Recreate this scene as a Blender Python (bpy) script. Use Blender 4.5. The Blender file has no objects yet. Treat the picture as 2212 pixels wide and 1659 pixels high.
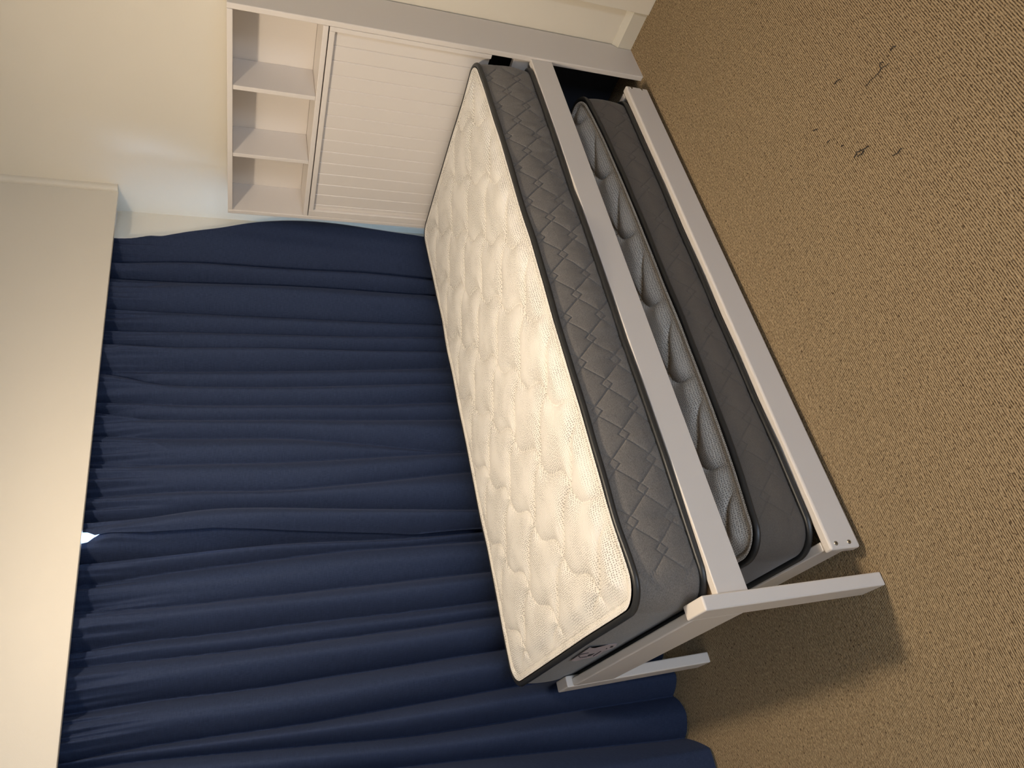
import bpy, bmesh, math, random
import numpy as np
from mathutils import Vector, Matrix, Euler

random.seed(7)
rng = np.random.default_rng(7)
scene = bpy.context.scene
COL = scene.collection

# ------------------------------------------------------------------ camera
def make_camera():
    yaw, pitch, roll = 0.5681, -0.3772, -0.0036
    F = Vector((math.sin(yaw)*math.cos(pitch), math.cos(yaw)*math.cos(pitch), math.sin(pitch)))
    R0 = Vector((math.cos(yaw), -math.sin(yaw), 0)); U0 = R0.cross(F)
    c, s = math.cos(roll), math.sin(roll)
    R = c*R0 + s*U0; U = -s*R0 + c*U0
    # the phone was held sideways: picture right is down in the room, picture up is right
    X, Y, Z = -U, R, -F
    m = Matrix(((X.x, Y.x, Z.x, -2.2737), (X.y, Y.y, Z.y, -1.3602), (X.z, Y.z, Z.z, 1.4897), (0, 0, 0, 1)))
    cd = bpy.data.cameras.new('camera'); co = bpy.data.objects.new('camera', cd)
    COL.objects.link(co); co.matrix_world = m
    cd.sensor_fit = 'HORIZONTAL'; cd.sensor_width = 36.0
    cd.lens = 36.0*1537.5/2212.0
    cd.clip_start = 0.02; cd.clip_end = 100
    scene.camera = co
make_camera()

# ------------------------------------------------------------------ world, lights, exposure
w = bpy.data.worlds.new('sky'); scene.world = w; w.use_nodes = True
bg = w.node_tree.nodes['Background']
bg.inputs['Color'].default_value = (0.50, 0.70, 1.0, 1); bg.inputs['Strength'].default_value = 2.2
def lamp(name, kind, loc, energy, color, rot=(0, 0, 0), **kw):
    ld = bpy.data.lights.new(name, kind); ld.energy = energy; ld.color = color
    for k, v in kw.items(): setattr(ld, k, v)
    lo = bpy.data.objects.new(name, ld); lo.location = loc; lo.rotation_euler = rot
    COL.objects.link(lo); return lo
# ceiling lamp of the room (just above the frame)
lamp('ceiling_light', 'AREA', (-1.42, -0.13, 2.25), 22.5, (1.0, 0.82, 0.615), shape='DISK', size=0.16)
lamp('ceiling_light_rim', 'POINT', (-1.42, -0.13, 2.26), 14.8, (1.0, 0.82, 0.615), shadow_soft_size=0.08)
# daylight outside the curtained window
lamp('daylight_back', 'AREA', (-1.30, 1.75, 1.45), 400, (0.40, 0.62, 1.0), (math.radians(-90), 0, 0), shape='RECTANGLE', size=2.8, size_y=2.0)
# daylight outside the window behind the photographer
lamp('daylight_front', 'AREA', (-2.95, -3.95, 1.0), 72, (0.72, 0.83, 1.0), (math.radians(90), 0, 0), shape='RECTANGLE', size=1.3, size_y=1.6)
vs = scene.view_settings
vs.view_transform = 'Standard'; vs.look = 'None'; vs.gamma = 1.0; vs.exposure = 0.0
vs.use_curve_mapping = False

# ------------------------------------------------------------------ materials
class NT:
    def __init__(s, name):
        s.m = bpy.data.materials.new(name); s.m.use_nodes = True
        s.t = s.m.node_tree; s.b = s.t.nodes['Principled BSDF']; s.out = s.t.nodes['Material Output']
        s.co = None
    def n(s, typ, **kw):
        nd = s.t.nodes.new(typ)
        for k, v in kw.items():
            if k.startswith('i_'):
                key = k[2:]; key = int(key) if key.isdigit() else key.replace('_', ' ')
                nd.inputs[key].default_value = v
            else: setattr(nd, k, v)
        return nd
    def l(s, a, b): s.t.links.new(a, b)
    def coord(s):
        if s.co is None: s.co = s.n('ShaderNodeTexCoord').outputs['Object']
        return s.co
    def mapping(s, scale=(1, 1, 1), rot=(0, 0, 0), loc=(0, 0, 0)):
        mp = s.n('ShaderNodeMapping'); mp.inputs['Scale'].default_value = scale
        mp.inputs['Rotation'].default_value = rot; mp.inputs['Location'].default_value = loc
        s.l(s.coord(), mp.inputs['Vector']); return mp.outputs['Vector']
    def noise(s, vec, scale, detail=2, rough=.5):
        nd = s.n('ShaderNodeTexNoise'); nd.inputs['Scale'].default_value = scale
        nd.inputs['Detail'].default_value = detail; nd.inputs['Roughness'].default_value = rough
        s.l(vec, nd.inputs['Vector']); return nd.outputs[0]
    def ramp(s, fac, stops):
        nd = s.n('ShaderNodeValToRGB'); els = nd.color_ramp.elements
        while len(els) < len(stops): els.new(0.5)
        for e, (p, c) in zip(els, stops):
            e.position = p; e.color = (c, c, c, 1) if not hasattr(c, '__len__') else (*c, 1)
        s.l(fac, nd.inputs['Fac']); return nd.outputs['Color']
    def math(s, op, a, b=None):
        nd = s.n('ShaderNodeMath', operation=op)
        for i, v in enumerate((a, b)):
            if v is None: continue
            if isinstance(v, (int, float)): nd.inputs[i].default_value = v
            else: s.l(v, nd.inputs[i])
        return nd.outputs[0]
    def mix(s, fac, a, b, blend='MIX'):
        nd = s.n('ShaderNodeMix', data_type='RGBA', blend_type=blend)
        for idx, v in ((0, fac), (6, a), (7, b)):
            if isinstance(v, (int, float)): nd.inputs[idx].default_value = v
            elif isinstance(v, tuple): nd.inputs[idx].default_value = (*v, 1)
            else: s.l(v, nd.inputs[idx])
        return nd.outputs[2]
    def bump(s, h, strength=.3, dist=.002):
        nd = s.n('ShaderNodeBump'); nd.inputs['Strength'].default_value = strength
        nd.inputs['Distance'].default_value = dist
        s.l(h, nd.inputs['Height']); s.l(nd.outputs['Normal'], s.b.inputs['Normal'])
    def base(s, c):
        if isinstance(c, tuple): s.b.inputs['Base Color'].default_value = (*c, 1)
        else: s.l(c, s.b.inputs['Base Color'])
    def set(s, **kw):
        for k, v in kw.items(): s.b.inputs[k.replace('_', ' ')].default_value = v
        return s

def mat_paint(name, col, rough=.45, orange=.06, var=.02):
    t = NT(name); t.set(Roughness=rough)
    n = t.noise(t.coord(), 3.0, 3)
    c2 = tuple(min(1, v*(1-var*2)) for v in col)
    t.base(t.mix(n, col, c2))
    t.bump(t.noise(t.coord(), 420.0, 2), orange, .001)
    return t.m
M = {}
M['wall'] = mat_paint('wall_paint', (0.80, 0.745, 0.63), .6, .10)
M['pelmet'] = mat_paint('pelmet_paint', (0.70, 0.65, 0.555), .55, .10)
M['skirting'] = mat_paint('skirting_gloss_paint', (0.67, 0.63, 0.53), .3, .03)
M['white'] = mat_paint('bed_white_lacquer', (0.745, 0.692, 0.638), .36, .03, .01)
M['ceil'] = mat_paint('ceiling_paint', (0.92, 0.90, 0.86), .8, .1)
M['track'] = mat_paint('track_white_metal', (0.72, 0.72, 0.72), .3, .0)
M['frame'] = mat_paint('window_frame_aluminium', (0.60, 0.61, 0.62), .35, .0)

def m_carpet():
    t = NT('carpet_ribbed_loop'); t.set(Roughness=.95); t.b.inputs['Specular IOR Level'].default_value = .1
    # ribs run along the bed (x); 5 mm from rib to rib
    warp = t.noise(t.mapping((60, 130, 1)), 1.0, 2)
    sx = t.n('ShaderNodeSeparateXYZ'); t.l(t.coord(), sx.inputs[0])
    y2 = t.math('ADD', t.math('MULTIPLY', sx.outputs['Y'], 2*math.pi/.0050), t.math('MULTIPLY', warp, 3.2))
    rib = t.math('ADD', t.math('MULTIPLY', t.math('COSINE', y2), .5), .5)      # 1 on the rib, 0 in the groove
    dash = t.noise(t.mapping((125, 260, 1)), 1.0, 2, .6)                       # broken grooves
    dashm = t.ramp(dash, [(.36, 0.38), (.56, 1.0)])
    groove = t.math('MULTIPLY', t.math('POWER', t.math('SUBTRACT', 1.0, rib), 1.0), dashm)
    patch = t.noise(t.coord(), 2.2, 4)
    fleck = t.noise(t.mapping((95, 220, 1), loc=(3, 7, 0)), 1.0, 3, .7)
    c = t.mix(patch, (0.455, 0.338, 0.200), (0.395, 0.290, 0.172))
    c = t.mix(t.ramp(fleck, [(.42, 0.0), (.62, 1.0)]), c, (0.535, 0.408, 0.250))
    dark = t.noise(t.mapping((120, 150, 1), loc=(1, 2, 0)), 1.0, 1)
    c = t.mix(t.ramp(dark, [(.64, 0.0), (.72, .8)]), c, (0.085, 0.055, 0.035))
    c = t.mix(groove, c, (0.040, 0.023, 0.011))
    t.base(c)
    t.bump(t.math('ADD', t.math('MULTIPLY', rib, .6), t.math('MULTIPLY', fleck, .8)), .55, .004)
    return t.m
M['carpet'] = m_carpet()

def m_knit(name, white, dot, lo, hi, rad0, ripple):
    """quilted stretch knit with a grey dot print"""
    t = NT(name); t.set(Roughness=.85); t.b.inputs['Sheen Weight'].default_value = .1
    area = t.noise(t.mapping((9, 11, 3)), 1.0, 2, .5)
    v = t.n('ShaderNodeTexVoronoi', voronoi_dimensions='2D', feature='F1'); v.inputs['Randomness'].default_value = .38
    v.inputs['Scale'].default_value = 1.0
    wv = t.noise(t.mapping((14, 14, 3)), 1.0, 2)
    sc = t.mapping((190, 138, 1))
    add = t.n('ShaderNodeVectorMath', operation='ADD'); t.l(sc, add.inputs[0])
    comb = t.n('ShaderNodeCombineXYZ'); t.l(t.math('MULTIPLY', wv, 1.6), comb.inputs[0]); t.l(t.math('MULTIPLY', area, 1.2), comb.inputs[1])
    t.l(comb.outputs[0], add.inputs[1]); t.l(add.outputs[0], v.inputs['Vector'])
    rad = t.math('MULTIPLY', t.ramp(area, [(lo, .0), (hi, 1.0)]), rad0)
    d = t.math('SUBTRACT', rad, v.outputs['Distance'])
    dots = t.ramp(t.math('ADD', t.math('MULTIPLY', d, 9.0), .5), [(.45, 0.0), (.70, 1.0)])
    t.base(t.mix(dots, white, dot))
    # fine cloqued ripples between the dots
    wav = t.n('ShaderNodeTexWave', wave_type='BANDS', bands_direction='Y'); wav.inputs['Scale'].default_value = 1.0
    wav.inputs['Distortion'].default_value = 5.0; wav.inputs['Detail'].default_value = 2; wav.inputs['Detail Scale'].default_value = .6
    t.l(t.mapping((24, 68, 1), rot=(0, 0, .45)), wav.inputs['Vector'])
    h = t.math('ADD', t.math('MULTIPLY', wav.outputs['Fac'], .8), t.math('MULTIPLY', dots, -.8))
    t.bump(h, ripple, .0026)
    return t.m
M['knit'] = m_knit('mattress_white_knit', (0.80, 0.775, 0.725), (0.33, 0.31, 0.28), .22, .58, .275, .50)
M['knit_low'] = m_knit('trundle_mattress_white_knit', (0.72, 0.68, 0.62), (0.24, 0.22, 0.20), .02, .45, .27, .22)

def m_border(name, col, col2):
    t = NT(name); t.set(Roughness=.9); t.b.inputs['Sheen Weight'].default_value = .15
    a = t.noise(t.mapping((300, 300, 800)), 1.0, 2, .7)
    b = t.noise(t.mapping((9, 9, 22)), 1.0, 3)
    c = t.mix(t.ramp(a, [(.35, 0.0), (.65, 1.0)]), col, col2)
    c = t.mix(t.math('MULTIPLY', b, .35), c, tuple(v*.55 for v in col))
    t.base(c); t.bump(a, .25, .001)
    return t.m
M['border'] = m_border('mattress_grey_velour', (0.125, 0.113, 0.103), (0.245, 0.224, 0.200))
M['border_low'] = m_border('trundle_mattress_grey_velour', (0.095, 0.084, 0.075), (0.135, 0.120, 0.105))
def m_simple(name, col, rough=.5, metal=0.0):
    t = NT(name); t.base(col); t.set(Roughness=rough, Metallic=metal)
    return t.m
M['piping'] = m_simple('black_satin_piping', (0.018, 0.019, 0.020), .42)
M['tag'] = m_simple('lilac_woven_tag', (0.40, 0.35, 0.38), .6)
M['ink'] = m_simple('dark_print', (0.02, 0.02, 0.025), .6)
M['bolt'] = m_simple('zinc_bolt', (0.42, 0.42, 0.40), .32, 1.0)
M['socket'] = m_simple('bolt_socket_dark', (0.03, 0.03, 0.03), .6)
M['castor'] = m_simple('black_castor', (0.02, 0.02, 0.02), .5)
M['shade_dark'] = m_simple('underbed_shade', (0.020, 0.023, 0.032), .8)  # blue-black colour that paints the shade behind the open lower headboard
M['slat'] = m_simple('pine_slat', (0.50, 0.36, 0.22), .6)
M['fluff'] = m_simple('dark_pulled_yarn', (0.035, 0.028, 0.022), .95)
def m_curtain():
    t = NT('navy_cotton'); t.set(Roughness=.8); t.b.inputs['Specular IOR Level'].default_value = .2; t.b.inputs['Sheen Weight'].default_value = .06
    t.b.inputs['Sheen Roughness'].default_value = .5
    t.b.inputs['Sheen Tint'].default_value = (.5, .6, 1, 1)
    weave = t.noise(t.mapping((900, 1, 60)), 1.0, 2, .6)
    weft = t.noise(t.mapping((40, 1, 900)), 1.0, 2, .6)
    wv = t.math('MULTIPLY', weave, weft)
    c = t.mix(t.ramp(wv, [(.12, 0.0), (.42, 1.0)]), (0.0135, 0.0225, 0.055), (0.029, 0.044, 0.093))
    t.base(c); t.bump(wv, .15, .0008)
    return t.m
M['curtain'] = m_curtain()
M['lining'] = m_simple('cream_lining', (0.62, 0.60, 0.56), .9)
def m_glass():
    t = NT('window_glass')
    tr = t.n('ShaderNodeBsdfTransparent'); gl = t.n('ShaderNodeBsdfGlossy'); gl.inputs['Roughness'].default_value = .02
    fr = t.n('ShaderNodeFresnel'); fr.inputs['IOR'].default_value = 1.45
    mx = t.n('ShaderNodeMixShader'); t.l(fr.outputs[0], mx.inputs[0]); t.l(tr.outputs[0], mx.inputs[1]); t.l(gl.outputs[0], mx.inputs[2])
    t.l(mx.outputs[0], t.out.inputs['Surface']); return t.m
M['glass'] = m_glass()

# ------------------------------------------------------------------ builders
def link(name, me, mat, parent=None, smooth=False):
    o = bpy.data.objects.new(name, me); COL.objects.link(o)
    if mat is not None: me.materials.append(M[mat] if isinstance(mat, str) else mat)
    if smooth:
        for p in me.polygons: p.use_smooth = True
    if parent is not None:
        o.parent = parent
        o.matrix_parent_inverse = Matrix.Translation(-parent_world(parent))
    return o
def parent_world(p):
    v = Vector(p.location)
    q = p
    while q.parent is not None:
        if q.matrix_parent_inverse: v = q.matrix_parent_inverse @ v
        q = q.parent; v = v + Vector(q.location)
    return v
def box(bm, x0, x1, y0, y1, z0, z1, bev=0.0, seg=2):
    vs_ = [bm.verts.new((x, y, z)) for x in (x0, x1) for y in (y0, y1) for z in (z0, z1)]
    f = [(0, 1, 3, 2), (4, 6, 7, 5), (0, 4, 5, 1), (2, 3, 7, 6), (0, 2, 6, 4), (1, 5, 7, 3)]
    fs = [bm.faces.new([vs_[i] for i in q]) for q in f]
    if bev > 0:
        es = list({e for q in fs for e in q.edges})
        bmesh.ops.bevel(bm, geom=es, offset=bev, segments=seg, profile=.5, affect='EDGES')
def bm_obj(name, bm, mat, parent=None, smooth=False):
    me = bpy.data.meshes.new(name); bmesh.ops.recalc_face_normals(bm, faces=bm.faces)
    bm.to_mesh(me); bm.free()
    o = link(name, me, mat, parent, smooth)
    return o
def box_obj(name, b, mat, parent=None, bev=0.0, seg=2):
    bm = bmesh.new(); box(bm, *b, bev=bev, seg=seg)
    o = bm_obj(name, bm, mat, parent)
    return o
def prism(name, prof, axis, a0, a1, mat, parent=None):
    """extrude a 2-D outline along an axis"""
    bm = bmesh.new()
    def pt(p, a): return (a, p[0], p[1]) if axis == 'x' else (p[0], a, p[1]) if axis == 'y' else (p[0], p[1], a)
    A = [bm.verts.new(pt(p, a0)) for p in prof]; B = [bm.verts.new(pt(p, a1)) for p in prof]
    n = len(prof)
    bm.faces.new(A); bm.faces.new(B[::-1])
    for i in range(n): bm.faces.new((A[i], A[(i+1) % n], B[(i+1) % n], B[i]))
    return bm_obj(name, bm, mat, parent)
def grid_mesh(name, P, closed_u=False):
    """P: (nu, nv, 3) array -> quad mesh"""
    nu, nv = P.shape[:2]
    idx = np.arange(nu*nv).reshape(nu, nv)
    if closed_u: idx = np.vstack([idx, idx[:1]])
    q = np.stack([idx[:-1, :-1], idx[1:, :-1], idx[1:, 1:], idx[:-1, 1:]], -1).reshape(-1, 4)
    me = bpy.data.meshes.new(name)
    me.vertices.add(nu*nv); me.vertices.foreach_set('co', P.reshape(-1).astype(np.float32))
    me.loops.add(q.size); me.loops.foreach_set('vertex_index', q.reshape(-1).astype(np.int32))
    me.polygons.add(len(q)); me.polygons.foreach_set('loop_start', (np.arange(len(q))*4).astype(np.int32))
    me.polygons.foreach_set('loop_total', np.full(len(q), 4, np.int32))
    me.polygons.foreach_set('use_smooth', np.ones(len(q), bool))
    me.update(calc_edges=True); me.validate()
    return me
def tag(o, label=None, cat=None, group=None, kind=None):
    if label: o['label'] = label
    if cat: o['category'] = cat
    if group: o['group'] = group
    if kind: o['kind'] = kind
    return o
def empty(name, loc, label, cat):
    o = bpy.data.objects.new(name, None); COL.objects.link(o); o.location = loc
    o.empty_display_size = .1
    return tag(o, label, cat)
def structure(o): o['kind'] = 'structure'; return o
def tube_pts(name, pts, r, mat, parent=None, closed=True, seg=10):
    """tube along a list of points (mostly horizontal path)"""
    P = np.array(pts); n = len(P)
    T = np.roll(P, -1, 0) - np.roll(P, 1, 0)
    if not closed: T[0] = P[1]-P[0]; T[-1] = P[-1]-P[-2]
    T /= np.linalg.norm(T, axis=1)[:, None]
    up = np.array([0, 0, 1.0]); S = np.cross(T, up); S /= np.linalg.norm(S, axis=1)[:, None]; N = np.cross(S, T)
    a = np.linspace(0, 2*np.pi, seg+1)
    rr = np.full(n, r) if np.isscalar(r) else r
    G = P[:, None] + (np.cos(a)[None, :, None]*S[:, None] + np.sin(a)[None, :, None]*N[:, None])*rr[:, None, None]
    return link(name, grid_mesh(name, G, closed_u=closed), mat, parent)
def vnoise(x, seed, n=64):
    r = np.random.default_rng(seed).uniform(-1, 1, n); i = np.floor(x).astype(int); f = x-i; f = f*f*(3-2*f)
    return r[i % n]*(1-f)+r[(i+1) % n]*f

# ------------------------------------------------------------------ room
WX, WY = 0.192, 1.125            # side wall behind the headboard, window wall
XL, YF, ZC = -3.7, -3.6, 2.47
structure(box_obj('floor', (XL, WX+.1, YF, WY+.12, -.08, 0.0), 'carpet'))
structure(box_obj('ceiling', (XL-.1, WX+.1, YF-.1, WY+.12, ZC, ZC+.08), 'ceil'))
structure(box_obj('wall_right', (WX, WX+.1, YF-.1, WY+.12, 0, ZC), 'wall'))
structure(box_obj('wall_left', (XL-.1, XL, YF-.1, WY+.12, 0, ZC), 'wall'))
def wall_with_hole(name, y0, y1, hx0, hx1, hz0, hz1):
    bm = bmesh.new()
    box(bm, XL, hx0, y0, y1, 0, ZC); box(bm, hx1, WX, y0, y1, 0, ZC)
    box(bm, hx0, hx1, y0, y1, 0, hz0); box(bm, hx0, hx1, y0, y1, hz1, ZC)
    return structure(bm_obj(name, bm, 'wall'))
WB = (-2.75, -0.08, 0.55, 2.12)
wall_with_hole('wall_back', WY, WY+.12, *WB)
WF = (-3.6, -2.3, 0.15, 1.90)
wall_with_hole('wall_front', YF-.1, YF, *WF)
def window(name, x0, x1, z0, z1, y0, y1):
    bm = bmesh.new(); t = .045
    box(bm, x0, x0+t, y0, y1, z0, z1); box(bm, x1-t, x1, y0, y1, z0, z1)
    box(bm, x0+t, x1-t, y0, y1, z0, z0+t); box(bm, x0+t, x1-t, y0, y1, z1-t, z1)
    xm = (x0+x1)/2; box(bm, xm-.02, xm+.02, y0, y1, z0+t, z1-t)
    o = structure(bm_obj(name, bm, 'frame'))
    ym = (y0+y1)/2
    for a, b in ((x0+t, xm-.02), (xm+.02, x1-t)):
        box_obj('pane', (a, b, ym-.002, ym+.002, z0+t, z1-t), 'glass', o)
    return o
window('window_1', WB[0], WB[1], WB[2], WB[3], WY+.05, WY+.10)
window('window_2', WF[0], WF[1], WF[2], WF[3], YF-.09, YF-.04)

# skirting along the headboard wall: square face, bevelled top
structure(prism('baseboard_right', [(WX, 0), (WX, .078), (WX-.003, .078), (WX-.020, .058), (WX-.020, 0)], 'y', -.150, WY, 'skirting'))
structure(prism('baseboard_back', [(WY, 0), (WY, .078), (WY-.003, .078), (WY-.020, .058), (WY-.020, 0)], 'x', XL, WX-.020, 'skirting'))
# door architrave at the end of the skirting
structure(box_obj('trim_3', (WX-.030, WX, -.245, -.150, 0, 2.10), 'wall', bev=.003))
# deep plaster pelmet over the window, with a cover moulding in its corner
PY, PZ = 0.995, 1.913
structure(box_obj('trim_1', (XL, WX, PY, PY+.018, PZ, ZC), 'pelmet', bev=.002))
prof = [(WX, PY), (WX, PY-.020), (WX-.006, PY-.020)]
for k in range(7):
    a = math.pi/2*k/6
    prof.append((WX-.006-.018*math.sin(a), PY-.004-.016*math.cos(a)))
prof.append((WX-.024, PY))
structure(prism('trim_2', prof, 'z', PZ, ZC, 'pelmet'))

# pulled dark yarns in the carpet (parts of the floor)
floor = bpy.data.objects['floor']
def yarn(pts, r=.0016):
    P = [np.array(p) for p in pts]; out = []
    for a, b in zip(P[:-1], P[1:]):
        for t in np.linspace(0, 1, 5)[:-1]: out.append(a*(1-t)+b*t)
    out.append(P[-1]); out = np.array(out)
    out[:, :2] += rng.uniform(-.0022, .0022, (len(out), 2))
    tube_pts('pulled_yarn', out, r*.62, 'fluff', floor, closed=False, seg=5)
yarn([(-1.050, -.516, .001), (-1.046, -.528, .004), (-1.053, -.540, .003), (-1.060, -.560, .001)], .0024)
yarn([(-1.055, -.524, .001), (-1.062, -.536, .004), (-1.058, -.546, .001)], .0020)
yarn([(-1.135, -.596, .001), (-1.140, -.606, .003), (-1.141, -.622, .001)], .0019)
yarn([(-.926, -.634, .001), (-.929, -.655, .002), (-.934, -.676, .003), (-.930, -.690, .001), (-.939, -.710, .001)], .0014)
yarn([(-.930, -.684, .001), (-.917, -.694, .003), (-.922, -.702, .001)], .0016)
yarn([(-.915, -.728, .001), (-.918, -.737, .004), (-.921, -.742, .001)], .0022)
yarn([(-.880, -.460, .001), (-.884, -.467, .003), (-.886, -.474, .001)], .0020)
yarn([(-.945, -.476, .001), (-.948, -.484, .003)], .0020)
yarn([(-.992, -.502, .001), (-.996, -.510, .003)], .0020)
yarn([(-.835, -.575, .001), (-.838, -.585, .003), (-.842, -.592, .001)], .0018)

# ------------------------------------------------------------------ bed
bed = empty('bed', (-1.0, .45, 0), 'white single bed frame with bookcase headboard of open cubbies and grooved panel', 'bed')
H, W = 1.496, .898
hb_bm = bmesh.new()
# headboard: the frame around the grooved panel, with its other pieces as children
box(hb_bm, .000, .022, .0204, .037, .615, 1.1805, .002)             # panel frame
box(hb_bm, .000, .022, .846, .8776, .615, 1.1805, .002)
box(hb_bm, .000, .022, .037, .846, 1.162, 1.1805, .002)
headboard = bm_obj('headboard', hb_bm, 'white', bed)
box_obj('shelf', (.000, .1575, .0204, .8776, 1.184, 1.202), 'white', headboard, .0025)
def scribed_side(y0, y1):
    prof = [(0, 0), (.170, 0), (.170, .060), (WX-.007, .082), (WX-.007, H), (0, H)]
    bm = bmesh.new()
    A = [bm.verts.new((p[0], y0, p[1])) for p in prof]; B = [bm.verts.new((p[0], y1, p[1])) for p in prof]
    n = len(prof); bm.faces.new(A); bm.faces.new(B[::-1])
    for i in range(n): bm.faces.new((A[i], A[(i+1) % n], B[(i+1) % n], B[i]))
    es = [e for e in bm.edges if all(v.co.x < .001 or v.co.z > H-.001 for v in e.verts)]
    bmesh.ops.bevel(bm, geom=es, offset=.003, segments=2, profile=.5, affect='EDGES')
    return bm_obj('side_panel', bm, 'white', headboard)
scribed_side(0.0, .020); scribed_side(.878, W)
box_obj('top_board', (.000, WX-.007, .0205, .8775, 1.478, H), 'white', headboard, .002)
box_obj('back_panel', (.158, .164, .0205, .8775, 1.2025, 1.4775), 'white', headboard)
box_obj('divider', (.003, .1575, .295, .312, 1.2025, 1.4775), 'white', headboard, .0015)
box_obj('divider', (.003, .1575, .588, .604, 1.2025, 1.4775), 'white', headboard, .0015)
# fifteen grooved boards in the panel frame, each its own piece
edges = [.0372, .092] + [.092+.0560*k for k in range(1, 14)] + [.8458]
for a, b in zip(edges[:-1], edges[1:]):
    bm = bmesh.new(); x0 = .0125; g = .0022
    pr = [(x0+.0025, a+.0002), (x0, a+g), (x0, b-g), (x0+.0025, b-.0002), (x0+.011, b-.0002), (x0+.011, a+.0002)]
    A = [bm.verts.new((p[0], p[1], .6155)) for p in pr]; B = [bm.verts.new((p[0], p[1], 1.1615)) for p in pr]
    bm.faces.new(A); bm.faces.new(B[::-1])
    for i in range(6): bm.faces.new((A[i], A[(i+1) % 6], B[(i+1) % 6], B[i]))
    bm_obj('panel_board', bm, 'white', headboard)
box_obj('lower_rail', (.012, .034, .0205, .8775, .395, .527), 'white', headboard, .002)
box_obj('shade_sheet', (.140, .146, .0205, .8775, .012, .640), 'shade_dark', headboard)  # added dark sheet that paints the under-bed shade; headboard is open here

# legs, rails and slats
XF = -2.0005
def leg(y0): box_obj('leg', (XF, XF+.0336, y0, y0+.0833, 0, .5305), 'white', bed, .004, 3)
leg(-.0144); leg(.7969)
box_obj('foot_rail', (XF+.0008, XF+.0245, .0690, .7968, .369, .511), 'white', bed, .004, 3)
box_obj('side_rail', (XF+.0338, -.0005, .0067, .0290, .386, .471), 'white', bed, .0022)
box_obj('side_rail', (XF+.0338, -.0005, .8690, .8913, .386, .471), 'white', bed, .0022)
box_obj('slat_support', (XF+.0338, -.0005, .0291, .0480, .427, .447), 'white', bed)
box_obj('slat_support', (XF+.0338, -.0005, .8500, .8689, .427, .447), 'white', bed)
first = None
for k in range(13):
    x = -1.93+k*.152
    if first is None:
        first = box_obj('slat', (-.035, .035, .0295, .8685, .4475, .4620), 'slat', bed); me = first.data
        for v in me.vertices: pass
        first.location.x += 0
        base = first
        base_off = x
        base.matrix_parent_inverse = Matrix.Translation(-parent_world(bed)+Vector((x, 0, 0)))
    else:
        s = base.copy(); COL.objects.link(s); s.parent = bed
        s.matrix_parent_inverse = Matrix.Translation(-parent_world(bed)+Vector((x, 0, 0)))

# ------------------------------------------------------------------ mattresses
# quilting pattern of the knit: 45-degree lattice, one family of seams is S-shaped, the other bowed
QO = np.array([-1.318, .457]); QA = np.array([-.1425, -.1355]); QB = np.array([-.1395, .1400])
def quilt_height(x, y, off=(0, 0), amp=.011, width=.0125):
    inv = np.linalg.inv(np.stack([QA, QB], 1))
    px, py = x-QO[0]-off[0], y-QO[1]-off[1]
    i = inv[0, 0]*px+inv[0, 1]*py; j = inv[1, 0]*px+inv[1, 1]*py
    L = .197
    jw = j - .100*np.sin(2*np.pi*i)
    fj = j-np.floor(j)
    iw = i + (.105*np.sin(np.pi*fj)+.05*np.sin(2*np.pi*fj))
    # distances to the nearest seam of each family
    dj = np.abs(jw-np.round(jw))*L; di = np.abs(iw-np.round(iw))*L
    d = np.sqrt(di*dj/(di+dj+1e-6)*np.minimum(di, dj)+1e-12)
    d = np.minimum(di, dj)*.55+d*.45
    return amp*(1-np.exp(-d/width)) - .0022*np.exp(-(d/.0028)**2)
def rrect(x0, x1, y0, y1, r, step=.006):
    """rounded rectangle, starting on the near side, with outward normals"""
    pts, nor = [], []
    def seg(a, b, n):
        L = math.dist(a, b); k = max(2, int(L/(.0019 if n == (0, -1) else step)))
        for t in np.arange(k)/k:
            pts.append((a[0]*(1-t)+b[0]*t, a[1]*(1-t)+b[1]*t)); nor.append(n)
    def arc(c, a0, a1):
        k = max(6, int(r*abs(a1-a0)/step))
        for t in np.arange(k)/k:
            a = a0+(a1-a0)*t; pts.append((c[0]+r*math.cos(a), c[1]+r*math.sin(a))); nor.append((math.cos(a), math.sin(a)))
    seg((x0+r, y0), (x1-r, y0), (0, -1)); arc((x1-r, y0+r), -math.pi/2, 0)
    seg((x1, y0+r), (x1, y1-r), (1, 0)); arc((x1-r, y1-r), 0, math.pi/2)
    seg((x1-r, y1), (x0+r, y1), (0, 1)); arc((x0+r, y1-r), math.pi/2, math.pi)
    seg((x0, y1-r), (x0, y0+r), (-1, 0)); arc((x0+r, y0+r), math.pi, 1.5*math.pi)
    return np.array(pts), np.array(nor)
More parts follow.
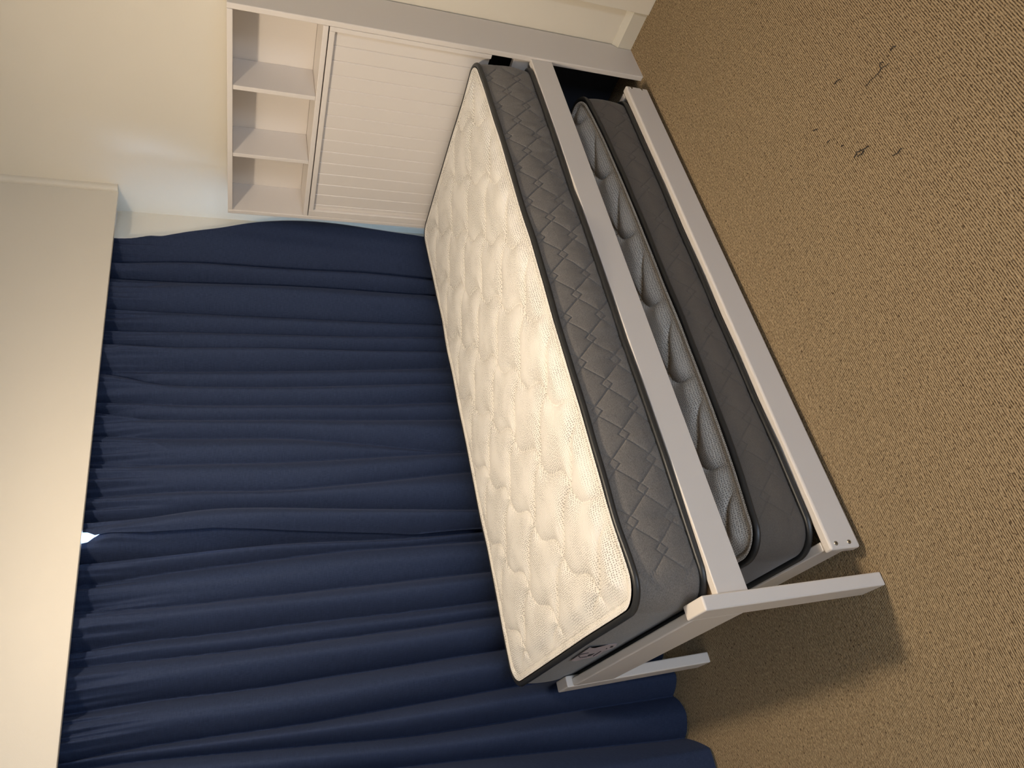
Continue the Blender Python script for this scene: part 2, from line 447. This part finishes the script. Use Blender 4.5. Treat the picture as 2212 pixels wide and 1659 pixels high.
def border_quilt(s, z, zoff, soff):
    """diamond seams with a small square at every crossing, as height"""
    A = np.array([-.0715, -.0530]); B = np.array([-.0780, .0500]); O = np.array([-1.393+soff, .574+zoff])
    inv = np.linalg.inv(np.stack([A, B], 1))
    px, pz = s-O[0], z-O[1]
    i = inv[0, 0]*px+inv[0, 1]*pz; j = inv[1, 0]*px+inv[1, 1]*pz
    ri, rj = i-np.round(i), j-np.round(j)
    # a small square, standing on its corner, around every crossing
    qx, qz = ri*A[0]+rj*B[0], ri*A[1]+rj*B[1]
    u, v = (qx+qz)/math.sqrt(2), (qx-qz)/math.sqrt(2)
    cheb = np.maximum(np.abs(u), np.abs(v)); half = .0110
    dsq = np.abs(cheb-half)
    # each seam runs from one square's corner to the opposite corner of the next
    h = .11
    fi, fj = i-np.floor(i), j-np.floor(j)
    dj = np.abs(rj-h*(1-2*fi))*.083; di = np.abs(ri-h*(1-2*fj))*.083
    dl = np.where(cheb < half, 1.0, np.minimum(di, dj))
    d = np.minimum(dl, dsq)
    return -1.1*np.exp(-(d/.00115)**2) + .9*(1-np.exp(-np.where(cheb < half, .004, d)/.012))
def mattress(name, label, x0, x1, y0, y1, z0, ztop, r, knit, border, seed, qamp, qw, qoff, loose, bq):
    root = empty(name, ((x0+x1)/2, (y0+y1)/2, z0), label, 'mattress')
    path, nor = rrect(x0, x1, y0, y1, r)
    n = len(path); s = path[:, 0]
    zt = ztop(path[:, 0]) + .0030*vnoise(path[:, 0]*7+path[:, 1]*5+20, seed)
    sag = np.array([loose(x) if abs(nx[1]+1) < .3 else 0.0 for x, nx in zip(path[:, 0], nor)])
    zb = z0 + .0130 + .35*sag
    pr = .0085
    # top piping and bottom piping
    tp = np.column_stack([path + nor*(.0010+.0016*vnoise(s*9+40, seed+1))[:, None], zt])
    bp = np.column_stack([path + nor*(.0075+1.0*sag)[:, None], zb])
    # border band between the pipings
    nv = 108
    v = np.linspace(0, 1, nv)
    Z = zb[:, None]*(1-v)+zt[:, None]*v
    bulge = .0095*np.sin(np.pi*v)**.75
    near = np.clip((-nor[:, 1]-.6)/.4, 0, 1)
    off = np.tile(bulge, (n, 1)) + (.9*sag)[:, None]*(1-v)
    hq = border_quilt(np.tile(s[:, None], (1, nv)), Z, bq[0], bq[1])
    edge = np.minimum(1, np.minimum(v, 1-v)/.06)
    off += near[:, None]*edge*hq*bq[2]
    # soft sagging wrinkles of the velour on the near face
    wr = vnoise(s*34+np.outer(v, np.zeros(n)).T.sum(1)*0+7, seed+3)[:, None]*np.exp(-((v-.30)/.28)**2)*.0036
    off += near[:, None]*wr*(bq[2]/.0030)*.8
    B3 = np.concatenate([path[:, None]+nor[:, None]*off[:, :, None], Z[:, :, None]], 2)
    bo = link('border', grid_mesh('border', B3, closed_u=True), border, root)
    tube_pts('piping', tp, pr, 'piping', root); tube_pts('piping', bp, pr, 'piping', root)
    # quilted top: concentric flange, then the filled field, as one height field over the rounded outline
    nx, ny = int((x1-x0)/.0030), int((y1-y0)/.0030)
    a = np.linspace(-1, 1, nx); b = np.linspace(-1, 1, ny)
    # squircle mapping keeps the grid inside the rounded outline
    X = np.tile((x0+x1)/2+a[:, None]*(x1-x0)/2, (1, ny)); Y = np.tile((y0+y1)/2+b[None, :]*(y1-y0)/2, (nx, 1))
    inset = .006
    cx = np.clip(X, x0+r, x1-r); cy = np.clip(Y, y0+r, y1-r)
    dx, dy = X-cx, Y-cy; m = np.maximum(np.abs(dx), np.abs(dy)); h = np.hypot(dx, dy)
    k = np.where(h > 1e-9, m/np.maximum(h, 1e-9), 1.0)
    corner = (np.abs(dx) > 1e-9) & (np.abs(dy) > 1e-9)
    X = np.where(corner, cx+dx*k, X); Y = np.where(corner, cy+dy*k, Y)
    X = (x0+x1)/2+(X-(x0+x1)/2)*(1-2*inset/(x1-x0)); Y = (y0+y1)/2+(Y-(y0+y1)/2)*(1-2*inset/(y1-y0))
    cx = np.clip(X, x0+r, x1-r); cy = np.clip(Y, y0+r, y1-r)
    din = np.minimum(np.minimum(X-x0, x1-X), np.minimum(Y-y0, y1-Y))
    dc = r-np.hypot(X-cx, Y-cy)
    inc = ((X < x0+r) | (X > x1-r)) & ((Y < y0+r) | (Y > y1-r))
    din = np.where(inc, dc, din)
    flange = .026
    field = np.clip((din-flange)/.055, 0, 1); field = field*field*(3-2*field)
    z = ztop(X) + .004 + .0045*np.sin(np.pi*np.clip(din/flange, 0, 1))*(din < flange)
    z += field*(quilt_height(X, Y, qoff, qamp, qw) + .003)
    z -= (.0060+.0022*vnoise(X*60+Y*60+90, seed+9))*np.exp(-((din-.023)/.0042)**2)
    dome = np.clip(din/.30, 0, 1); z += .004*dome*(2-dome)
    z += .0030*vnoise(X*7+Y*5+20, seed)*np.exp(-din/.08)
    link('top_panel', grid_mesh('top_panel', np.stack([X, Y, z], -1)), knit, root)
    # underside
    prism('base_panel', [tuple(p) for p in path[::8]], 'z', z0+.004, z0+.010, border, root)
    return root, bo
top_root, _ = mattress('mattress', 'upper mattress with white wave-quilted knit top and grey border, on the bed frame',
    -1.957, -.006, .0345, .918, .4625, lambda x: .664-.006*(x/-1.0)+.006*np.exp(-((x+.0)/.25)**2), .068, 'knit', 'border', 11, .0145, .0165, (0, 0),
    lambda x: float(np.interp(x, [-1.96, -1.86, -1.74, -1.62, -1.40, -1.25, -1.10, -.98, -.86, -.76, -.66, -.57, -.42, -.2, 0], [-.002, .001, .006, .0125, .013, .008, .0125, .0155, .0165, .012, .004, .009, .012, .010, .004])), (0, 0, .0030))
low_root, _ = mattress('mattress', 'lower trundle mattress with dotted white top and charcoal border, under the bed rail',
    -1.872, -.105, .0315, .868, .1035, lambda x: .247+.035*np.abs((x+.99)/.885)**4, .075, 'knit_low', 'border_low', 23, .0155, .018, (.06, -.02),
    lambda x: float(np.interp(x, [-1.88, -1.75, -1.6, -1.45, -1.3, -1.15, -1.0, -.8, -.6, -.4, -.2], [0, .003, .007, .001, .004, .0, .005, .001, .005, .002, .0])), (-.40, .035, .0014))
low_root.name = 'mattress.001'

# lilac tag with dark print sewn on the foot end of the upper mattress
def flat_poly(name, pts, x, th, mat, parent):
    bm = bmesh.new()
    A = [bm.verts.new((x, y, z)) for y, z in pts]; B = [bm.verts.new((x+th, y, z)) for y, z in pts]
    n = len(pts); fa = bm.faces.new(A); fb = bm.faces.new(B[::-1])
    for i in range(n): bm.faces.new((A[i], A[(i+1) % n], B[(i+1) % n], B[i]))
    bmesh.ops.triangulate(bm, faces=[fa, fb])
    return bm_obj(name, bm, mat, parent)
LABEL = [(0.5364, 0.6201), (0.4799, 0.6229), (0.3854, 0.6273), (0.4007, 0.6077), (0.392, 0.5919), (0.3822, 0.5741), (0.3887, 0.546), (0.4214, 0.534), (0.4557, 0.5369), (0.4689, 0.5501), (0.5173, 0.5435), (0.533, 0.5495), (0.5382, 0.5812), (0.5531, 0.597)]
tg = flat_poly('tag', LABEL, -1.9685, .0012, 'tag', top_root); tag(tg, 'lilac woven tag with dark print')
for m_ in ([(0.4742, 0.6247), (0.4726, 0.6235), (0.5032, 0.6034), (0.5081, 0.6032)],
           [(0.5059, 0.583), (0.4809, 0.5895), (0.473, 0.5752), (0.4996, 0.5735)],
           [(0.4664, 0.6261), (0.4507, 0.6216), (0.45, 0.6031), (0.4561, 0.6005), (0.4574, 0.6187), (0.4724, 0.6229)],
           [(0.4993, 0.6045), (0.5054, 0.5839), (0.5118, 0.5811), (0.5062, 0.6009)],
           [(0.5102, 0.5636), (0.4537, 0.5648), (0.4583, 0.5614), (0.5178, 0.559)],
           [(0.4376, 0.5572), (0.4292, 0.5602), (0.4272, 0.5573), (0.4371, 0.554)],
           [(0.4252, 0.5513), (0.4094, 0.5543), (0.4116, 0.5464), (0.4291, 0.5418)]):
    flat_poly('print_mark', m_, -1.9693, .0006, 'ink', tg)

# ------------------------------------------------------------------ trundle drawer bed
tr = empty('trundle_bed', (-.99, .45, 0), 'low white trundle frame rolled under the bed, four bolts in its front', 'trundle')
fb = box_obj('front_board', (-1.8988, -.0847, -.0063, .0215, .014, .1091), 'white', tr, .006, 3)
box_obj('back_board', (-1.8988, -.0847, .8720, .8960, .026, .1091), 'white', tr, .004)
box_obj('end_board', (-1.8915, -.8915-.976, .0218, .8718, .026, .1080), 'white', tr, .003)
box_obj('end_board', (-.1130, -.0920, .0218, .8718, .026, .1080), 'white', tr, .003)
sl = None
for k in range(11):
    off = -1.78+k*.158
    if sl is None:
        sl = box_obj('slat', (-.035, .035, .0225, .8715, .088, .1030), 'slat', tr); s = sl
    else:
        s = sl.copy(); COL.objects.link(s); s.parent = tr
    s.matrix_parent_inverse = Matrix.Translation(-parent_world(tr)+Vector((off, 0, 0)))
for x, z in ((-1.8835, .0885), (-1.8835, .0455), (-.0945, .0880), (-.0945, .0450)):
    bm = bmesh.new()
    mt = Matrix.Translation((x, -.0070, z)) @ Matrix.Rotation(math.pi/2, 4, 'X')
    bmesh.ops.create_cone(bm, cap_ends=True, segments=20, radius1=.0062, radius2=.0050, depth=.0028, matrix=mt)
    b = bm_obj('bolt', bm, 'bolt', fb)
    bm = bmesh.new()
    mt = Matrix.Translation((x, -.0085, z)) @ Matrix.Rotation(math.pi/2, 4, 'X')
    bmesh.ops.create_cone(bm, cap_ends=True, segments=6, radius1=.0021, radius2=.0021, depth=.0006, matrix=mt)
    bm.faces.ensure_lookup_table(); o = bm_obj('socket', bm, 'socket', tr)
    o.parent = fb; o.matrix_parent_inverse = Matrix.Translation(-parent_world(fb))
for x in (-1.80, -1.0, -.20):
    for y in (.06, .83):
        bm = bmesh.new(); mt = Matrix.Translation((x, y, .024)) @ Matrix.Rotation(math.pi/2, 4, 'X')
        bmesh.ops.create_cone(bm, cap_ends=True, segments=20, radius1=.024, radius2=.024, depth=.02, matrix=mt)
        box(bm, x-.015, x+.015, y-.016, y+.016, .040, .0875)
        bm_obj('castor', bm, 'castor', tr)

# ------------------------------------------------------------------ curtains
FOLDS_R = [([(-0.143, 1.9), (-0.128, 1.652), (-0.135, 1.287), (-0.138, 0.97), (-0.169, 0.624)], 0.04, 0.03), ([(-0.23, 1.895), (-0.223, 1.649), (-0.229, 1.29), (-0.246, 0.898), (-0.253, 0.632)], 0.022, 0.022), ([(-0.272, 1.892), (-0.269, 1.782), (-0.259, 1.648)], 0.008, 0.012), ([(-0.321, 1.888), (-0.294, 1.781), (-0.273, 1.509)], 0.01, 0.015), ([(-0.382, 1.884), (-0.376, 1.645), (-0.388, 1.296), (-0.402, 0.915), (-0.412, 0.626)], 0.02, 0.022), ([(-0.42, 1.882), (-0.411, 1.756), (-0.396, 1.578)], 0.006, 0.01), ([(-0.462, 1.86), (-0.463, 1.643), (-0.47, 1.299), (-0.48, 1.001), (-0.479, 0.628)], 0.022, 0.05), ([(-0.540, 1.888), (-0.553, 1.705), (-0.556, 1.441), (-0.56, 1.084), (-0.561, 0.624)], 0.018, 0.022), ([(-0.652, 1.884), (-0.649, 1.639), (-0.647, 1.306), (-0.637, 0.62)], 0.03, 0.034), ([(-0.664, 1.901), (-0.696, 1.792), (-0.717, 1.668), (-0.726, 1.309), (-0.727, 0.618)], 0.014, 0.022), ([(-0.775, 1.898), (-0.794, 1.635), (-0.806, 1.312), (-0.815, 0.958), (-0.806, 0.623)], 0.024, 0.045), ([(-0.814, 1.896), (-0.845, 1.842), (-0.856, 1.754), (-0.867, 1.509), (-0.87, 1.314), (-0.895, 0.662)], 0.014, 0.018), ([(-0.911, 1.888), (-0.933, 1.75), (-0.944, 1.317), (-0.995, 0.977), (-1.04, 0.686)], 0.02, 0.04), ([(-1.022, 1.891), (-1.035, 1.745), (-1.052, 1.321), (-1.045, 0.648)], 0.01, 0.022), ([(-1.131, 1.893), (-1.099, 1.742), (-1.091, 1.569)], 0.014, 0.025), ([(-1.141, 1.892), (-1.14, 1.626), (-1.162, 1.325), (-1.152, 0.993), (-1.133, 0.625)], 0.014, 0.02), ([(-1.238, 1.89), (-1.231, 1.735), (-1.209, 1.567), (-1.226, 1.327), (-1.256, 1.004), (-1.29, 0.631)], 0.034, 0.04)]
FOLDS_L = [([(-1.369, 1.901), (-1.361, 1.783), (-1.353, 1.541), (-1.344, 1.278), (-1.364, 0.873)], 0.034, 0.03), ([(-1.43, 1.906), (-1.417, 1.686), (-1.411, 1.439), (-1.401, 1.171), (-1.4, 0.878)], 0.024, 0.026), ([(-1.516, 1.899), (-1.495, 1.82), (-1.492, 1.729), (-1.5, 1.588)], 0.016, 0.025), ([(-1.519, 1.897), (-1.529, 1.682), (-1.53, 1.441), (-1.53, 0.896)], 0.012, 0.018), ([(-1.632, 1.899), (-1.618, 1.767), (-1.627, 1.586), (-1.627, 1.343), (-1.636, 0.91)], 0.034, 0.05), ([(-1.677, 1.895), (-1.684, 1.676), (-1.693, 1.395), (-1.696, 0.918)], 0.012, 0.018), ([(-1.746, 1.899), (-1.727, 1.803), (-1.726, 1.584), (-1.728, 1.395)], 0.018, 0.03), ([(-1.797, 1.894), (-1.797, 1.84), (-1.795, 1.714), (-1.808, 1.445), (-1.808, 0.934)], 0.044, 0.045), ([(-1.854, 1.899), (-1.844, 1.795), (-1.865, 1.625), (-1.882, 1.304)], 0.02, 0.03), ([(-1.923, 1.904), (-1.917, 1.79), (-1.923, 1.58), (-1.933, 1.306), (-1.933, 0.951)], 0.026, 0.05), ([(-1.946, 1.848), (-1.96, 1.665), (-1.992, 1.309), (-2.023, 0.963), (-2.055, 0.02)], 0.034, 0.040),
           ([(-2.02, 1.9), (-2.07, 1.4), (-2.12, .8), (-2.195, .02)], .040, .040), ([(-2.20, 1.9), (-2.27, .8), (-2.36, .02)], .036, .040), ([(-2.42, 1.9), (-2.48, .02)], .03, .04), ([(-2.62, 1.9), (-2.62, .02)], .03, .04)]
EDGE = [(-0.048, 1.912), (-0.058, 1.857), (-0.039, 1.763), (-0.019, 1.66), (0.023, 1.482), (0.07, 1.292), (0.081, 1.234), (0.085, 1.094), (0.054, 0.889), (0.02, 0.63)]
SPLIT = [(-1.293, 1.93), (-1.296, 1.900), (-1.306, 1.880), (-1.308, 1.833), (-1.313, 1.738), (-1.312, 1.541), (-1.332, 1.25), (-1.361, 0.90), (-1.378, 0.618), (-1.385, .02)]
def interp0(poly, z):
    P = sorted((b, a) for a, b in poly)
    return np.interp(z, [p[0] for p in P], [p[1] for p in P])
def interp(poly, z):
    P = sorted((b, a) for a, b in poly); zs = [p[0] for p in P]; xs = [p[1] for p in P]
    return sum(np.interp(z+k*.022, zs, xs) for k in range(-4, 5))/9.0
FOLDS = FOLDS_R + FOLDS_L
VAR = (1.0, .85, 1.15, .8, .95, 1.2, .75, 1.1, .9)
CREASES = [[(-0.911, 1.055), (-0.988, 0.947)], [(-1.036, 1.052), (-0.979, 0.968)], [(-1.029, 0.952), (-0.932, 0.89)], [(-1.145, 1.182), (-1.022, 1.103)], [(-0.925, 1.133), (-0.958, 1.108)], [(-1.125, 1.073), (-1.06, 0.955)], [(-0.35, 1.107), (-0.299, 1.091)], [(-0.303, 1.072), (-0.267, 0.982)], [(-0.064, 0.938), (0.019, 0.845)], [(-0.071, 0.889), (0.039, 0.816)], [(-1.155, 1.318), (-1.153, 1.229)], [(-0.952, 1.749), (-1.006, 1.677)], [(-0.649, 0.91), (-0.592, 0.857)], [(-0.955, 1.755), (-1.025, 1.745)], [(-0.899, 1.194), (-0.954, 1.121)]]
LONG = [f for f in FOLDS if min(p[1] for p in f[0]) < 1.2]
SHORT = [f for f in FOLDS if min(p[1] for p in f[0]) >= 1.2]
LONG = sorted(LONG, key=lambda f: -np.interp(1.3, [p[1] for p in f[0]][::-1], [p[0] for p in f[0]][::-1]))
def fold_y(X, Z):
    """depth of the cloth: a rounded ridge hangs between every two creases"""
    z1 = Z[:, 0]
    cr = np.stack([np.full_like(z1, .21)]+[interp(f[0], z1) for f in LONG]+[np.full_like(z1, -2.95)])
    dep = [.020]+[f[1] for f in LONG]+[.03]
    Y = np.zeros(X.shape)
    for k in range(len(dep)-1):
        a, b = cr[k][:, None], cr[k+1][:, None]              # a is right of b
        gap = np.maximum(a-b, .004)
        t = (a-X)/gap; m = (t >= 0) & (t < 1)
        h = FOLD_GAIN*np.minimum(gap, .125)*min(1.40, max(.5, ((dep[k]+dep[k+1])/2/.024)**.8))
        w_ = dep[k]/(dep[k]+dep[k+1]); tc = .5+.16*(w_-.5)     # crest leans away from the deeper crease
        low = 1.5 if k == len(dep)-5 else .40
        h = h*(low+(1-low)*np.clip(Z/.7, 0, 1))
        tt = np.clip(np.where(t < tc, t/tc*.5, .5+(t-tc)/(1-tc)*.5), 0, 1)
        ridge = 1-np.abs(2*tt-1)**1.75
        Y = np.where(m, -h*VAR[k % 9]*ridge, Y)
    for f in LONG:                                            # the crease itself, pinched a little deeper
        dx = np.abs(X-interp(f[0], Z)); Y += f[1]*.50*np.exp(-dx/(f[2]*.42))
    for pts, d, wd in SHORT:
        zmin = min(p[1] for p in pts); dx = np.abs(X-interp(pts, Z))
        Y += np.clip((Z-zmin+.15)/.4, 0, 1)*d*.9*np.exp(-(np.sqrt(dx*dx+9e-6)-.003)/wd)
    # gathered heading: fine tucks that die out downwards
    g = np.clip((Z-1.62)/.30, 0, 1)**1.7
    Y += g*.0150*(vnoise(X*78+.25*Z+50, 3)+.7*vnoise(X*141+9, 4))
    Y += .005*vnoise(X*11+Z*1.7+30, 5) + .0030*vnoise(X*26-Z*2.2+30, 6)
    for (xa, za), (xb, zb) in CREASES:                        # small press wrinkles
        L = math.hypot(xb-xa, zb-za); ux, uz = (xb-xa)/L, (zb-za)/L
        al = (X-xa)*ux+(Z-za)*uz; ac = (X-xa)*-uz+(Z-za)*ux
        Y -= .0030*np.exp(-(ac/.0045)**2)*np.clip(np.minimum(al, L-al)/.02, 0, 1)
    Y = 1.050+.040*np.clip(Z/1.9, 0, 1)**.8 + Y
    hi = 1.100+.020*np.clip((Z-.6)/.2, 0, 1)
    t = np.clip((Z-1.74)/.14, 0, 1)
    lo = 1.016*t+.93*(1-t)
    Y = np.where(Y > hi-.015, hi-.015+.015*np.tanh((Y-hi+.015)/.015), Y)
    return np.where(Y < lo+.012, lo+.012*np.exp((Y-lo-.012)/.012), Y)
FOLD_GAIN = .62
def curtain(label, loc, xr, xl, dy0, z0, z1, lin_l, lin_r, behind=False):
    root = empty('curtain', loc, label, 'curtain')
    zz = np.concatenate([np.linspace(z0, 1.6, 150), np.linspace(1.6, z1, 100)[1:]])
    def sheet(nx, dy, il, ir):
        u = np.linspace(0, 1, nx)
        a, b = xl(zz)+il, xr(zz)+ir
        X = a[:, None]*(1-u)+b[:, None]*u; Z = np.tile(zz[:, None], (1, nx))
        Y = fold_y(X, Z)+dy0+dy
        if behind:                                            # tucked back under the other curtain's edge
            t = np.clip((X-interp0(SPLIT, Z)+.065)/.055, 0, 1)*np.clip((1.84-Z)/.12, 0, 1); Y = np.minimum(Y+.030*t*t*(3-2*t), 1.132)
        return np.stack([X, Y, Z], -1)
    P = sheet(520, 0, 0, 0)
    link('fabric', grid_mesh('fabric', P), 'curtain', root)
    L = P[:, 6:].copy() if lin_r > 0 else P[:, :-6].copy()
    L[:, :, 1] += .0045
    if lin_r > 0:                                             # the pale lining shows a few millimetres at the free edge
        e = L[:, -1:, :].copy(); e[:, :, 0] += lin_r; L = np.concatenate([L, e], 1)
    link('lining', grid_mesh('lining', L), 'lining', root)
    return root
curtain('navy curtain drawn across the window beside the headboard, right-hand of the pair', (-.6, 1.05, .012),
        lambda z: interp(EDGE+[(0.0, .02)], z), lambda z: interp0(SPLIT, z), 0.0, .012, 2.02, .006, .0075)
SPL = [(-1.326, 1.93), (-1.322, 1.900), (-1.308, 1.884), (-1.27, 1.80), (-1.25, .02)]
curtain('navy curtain at the foot of the bed reaching the carpet, left-hand of the pair', (-2.0, 1.05, .010),
        lambda z: interp0(SPL, z), lambda z: np.full_like(z, -2.78), .013, .010, 2.02, .0, -.006, True)
# curtain track with its end bracket, behind the pelmet
ct = empty('curtain_track', (-1.3, 1.06, 1.99), 'white curtain track end bracket in the corner behind the pelmet', 'curtain track')
box_obj('rail', (-2.85, .13, 1.050, 1.072, 2.022, 2.046), 'track', ct, .003)
prism('bracket', [(.060, 1.98), (.150, 1.98), (.150, 1.938), (.128, 1.921), (.060, 1.924)], 'y', 1.074, 1.0765, 'track', ct)
box_obj('return_arm', (.127, .130, 1.0725, 1.124, 1.955, 2.021), 'track', ct)
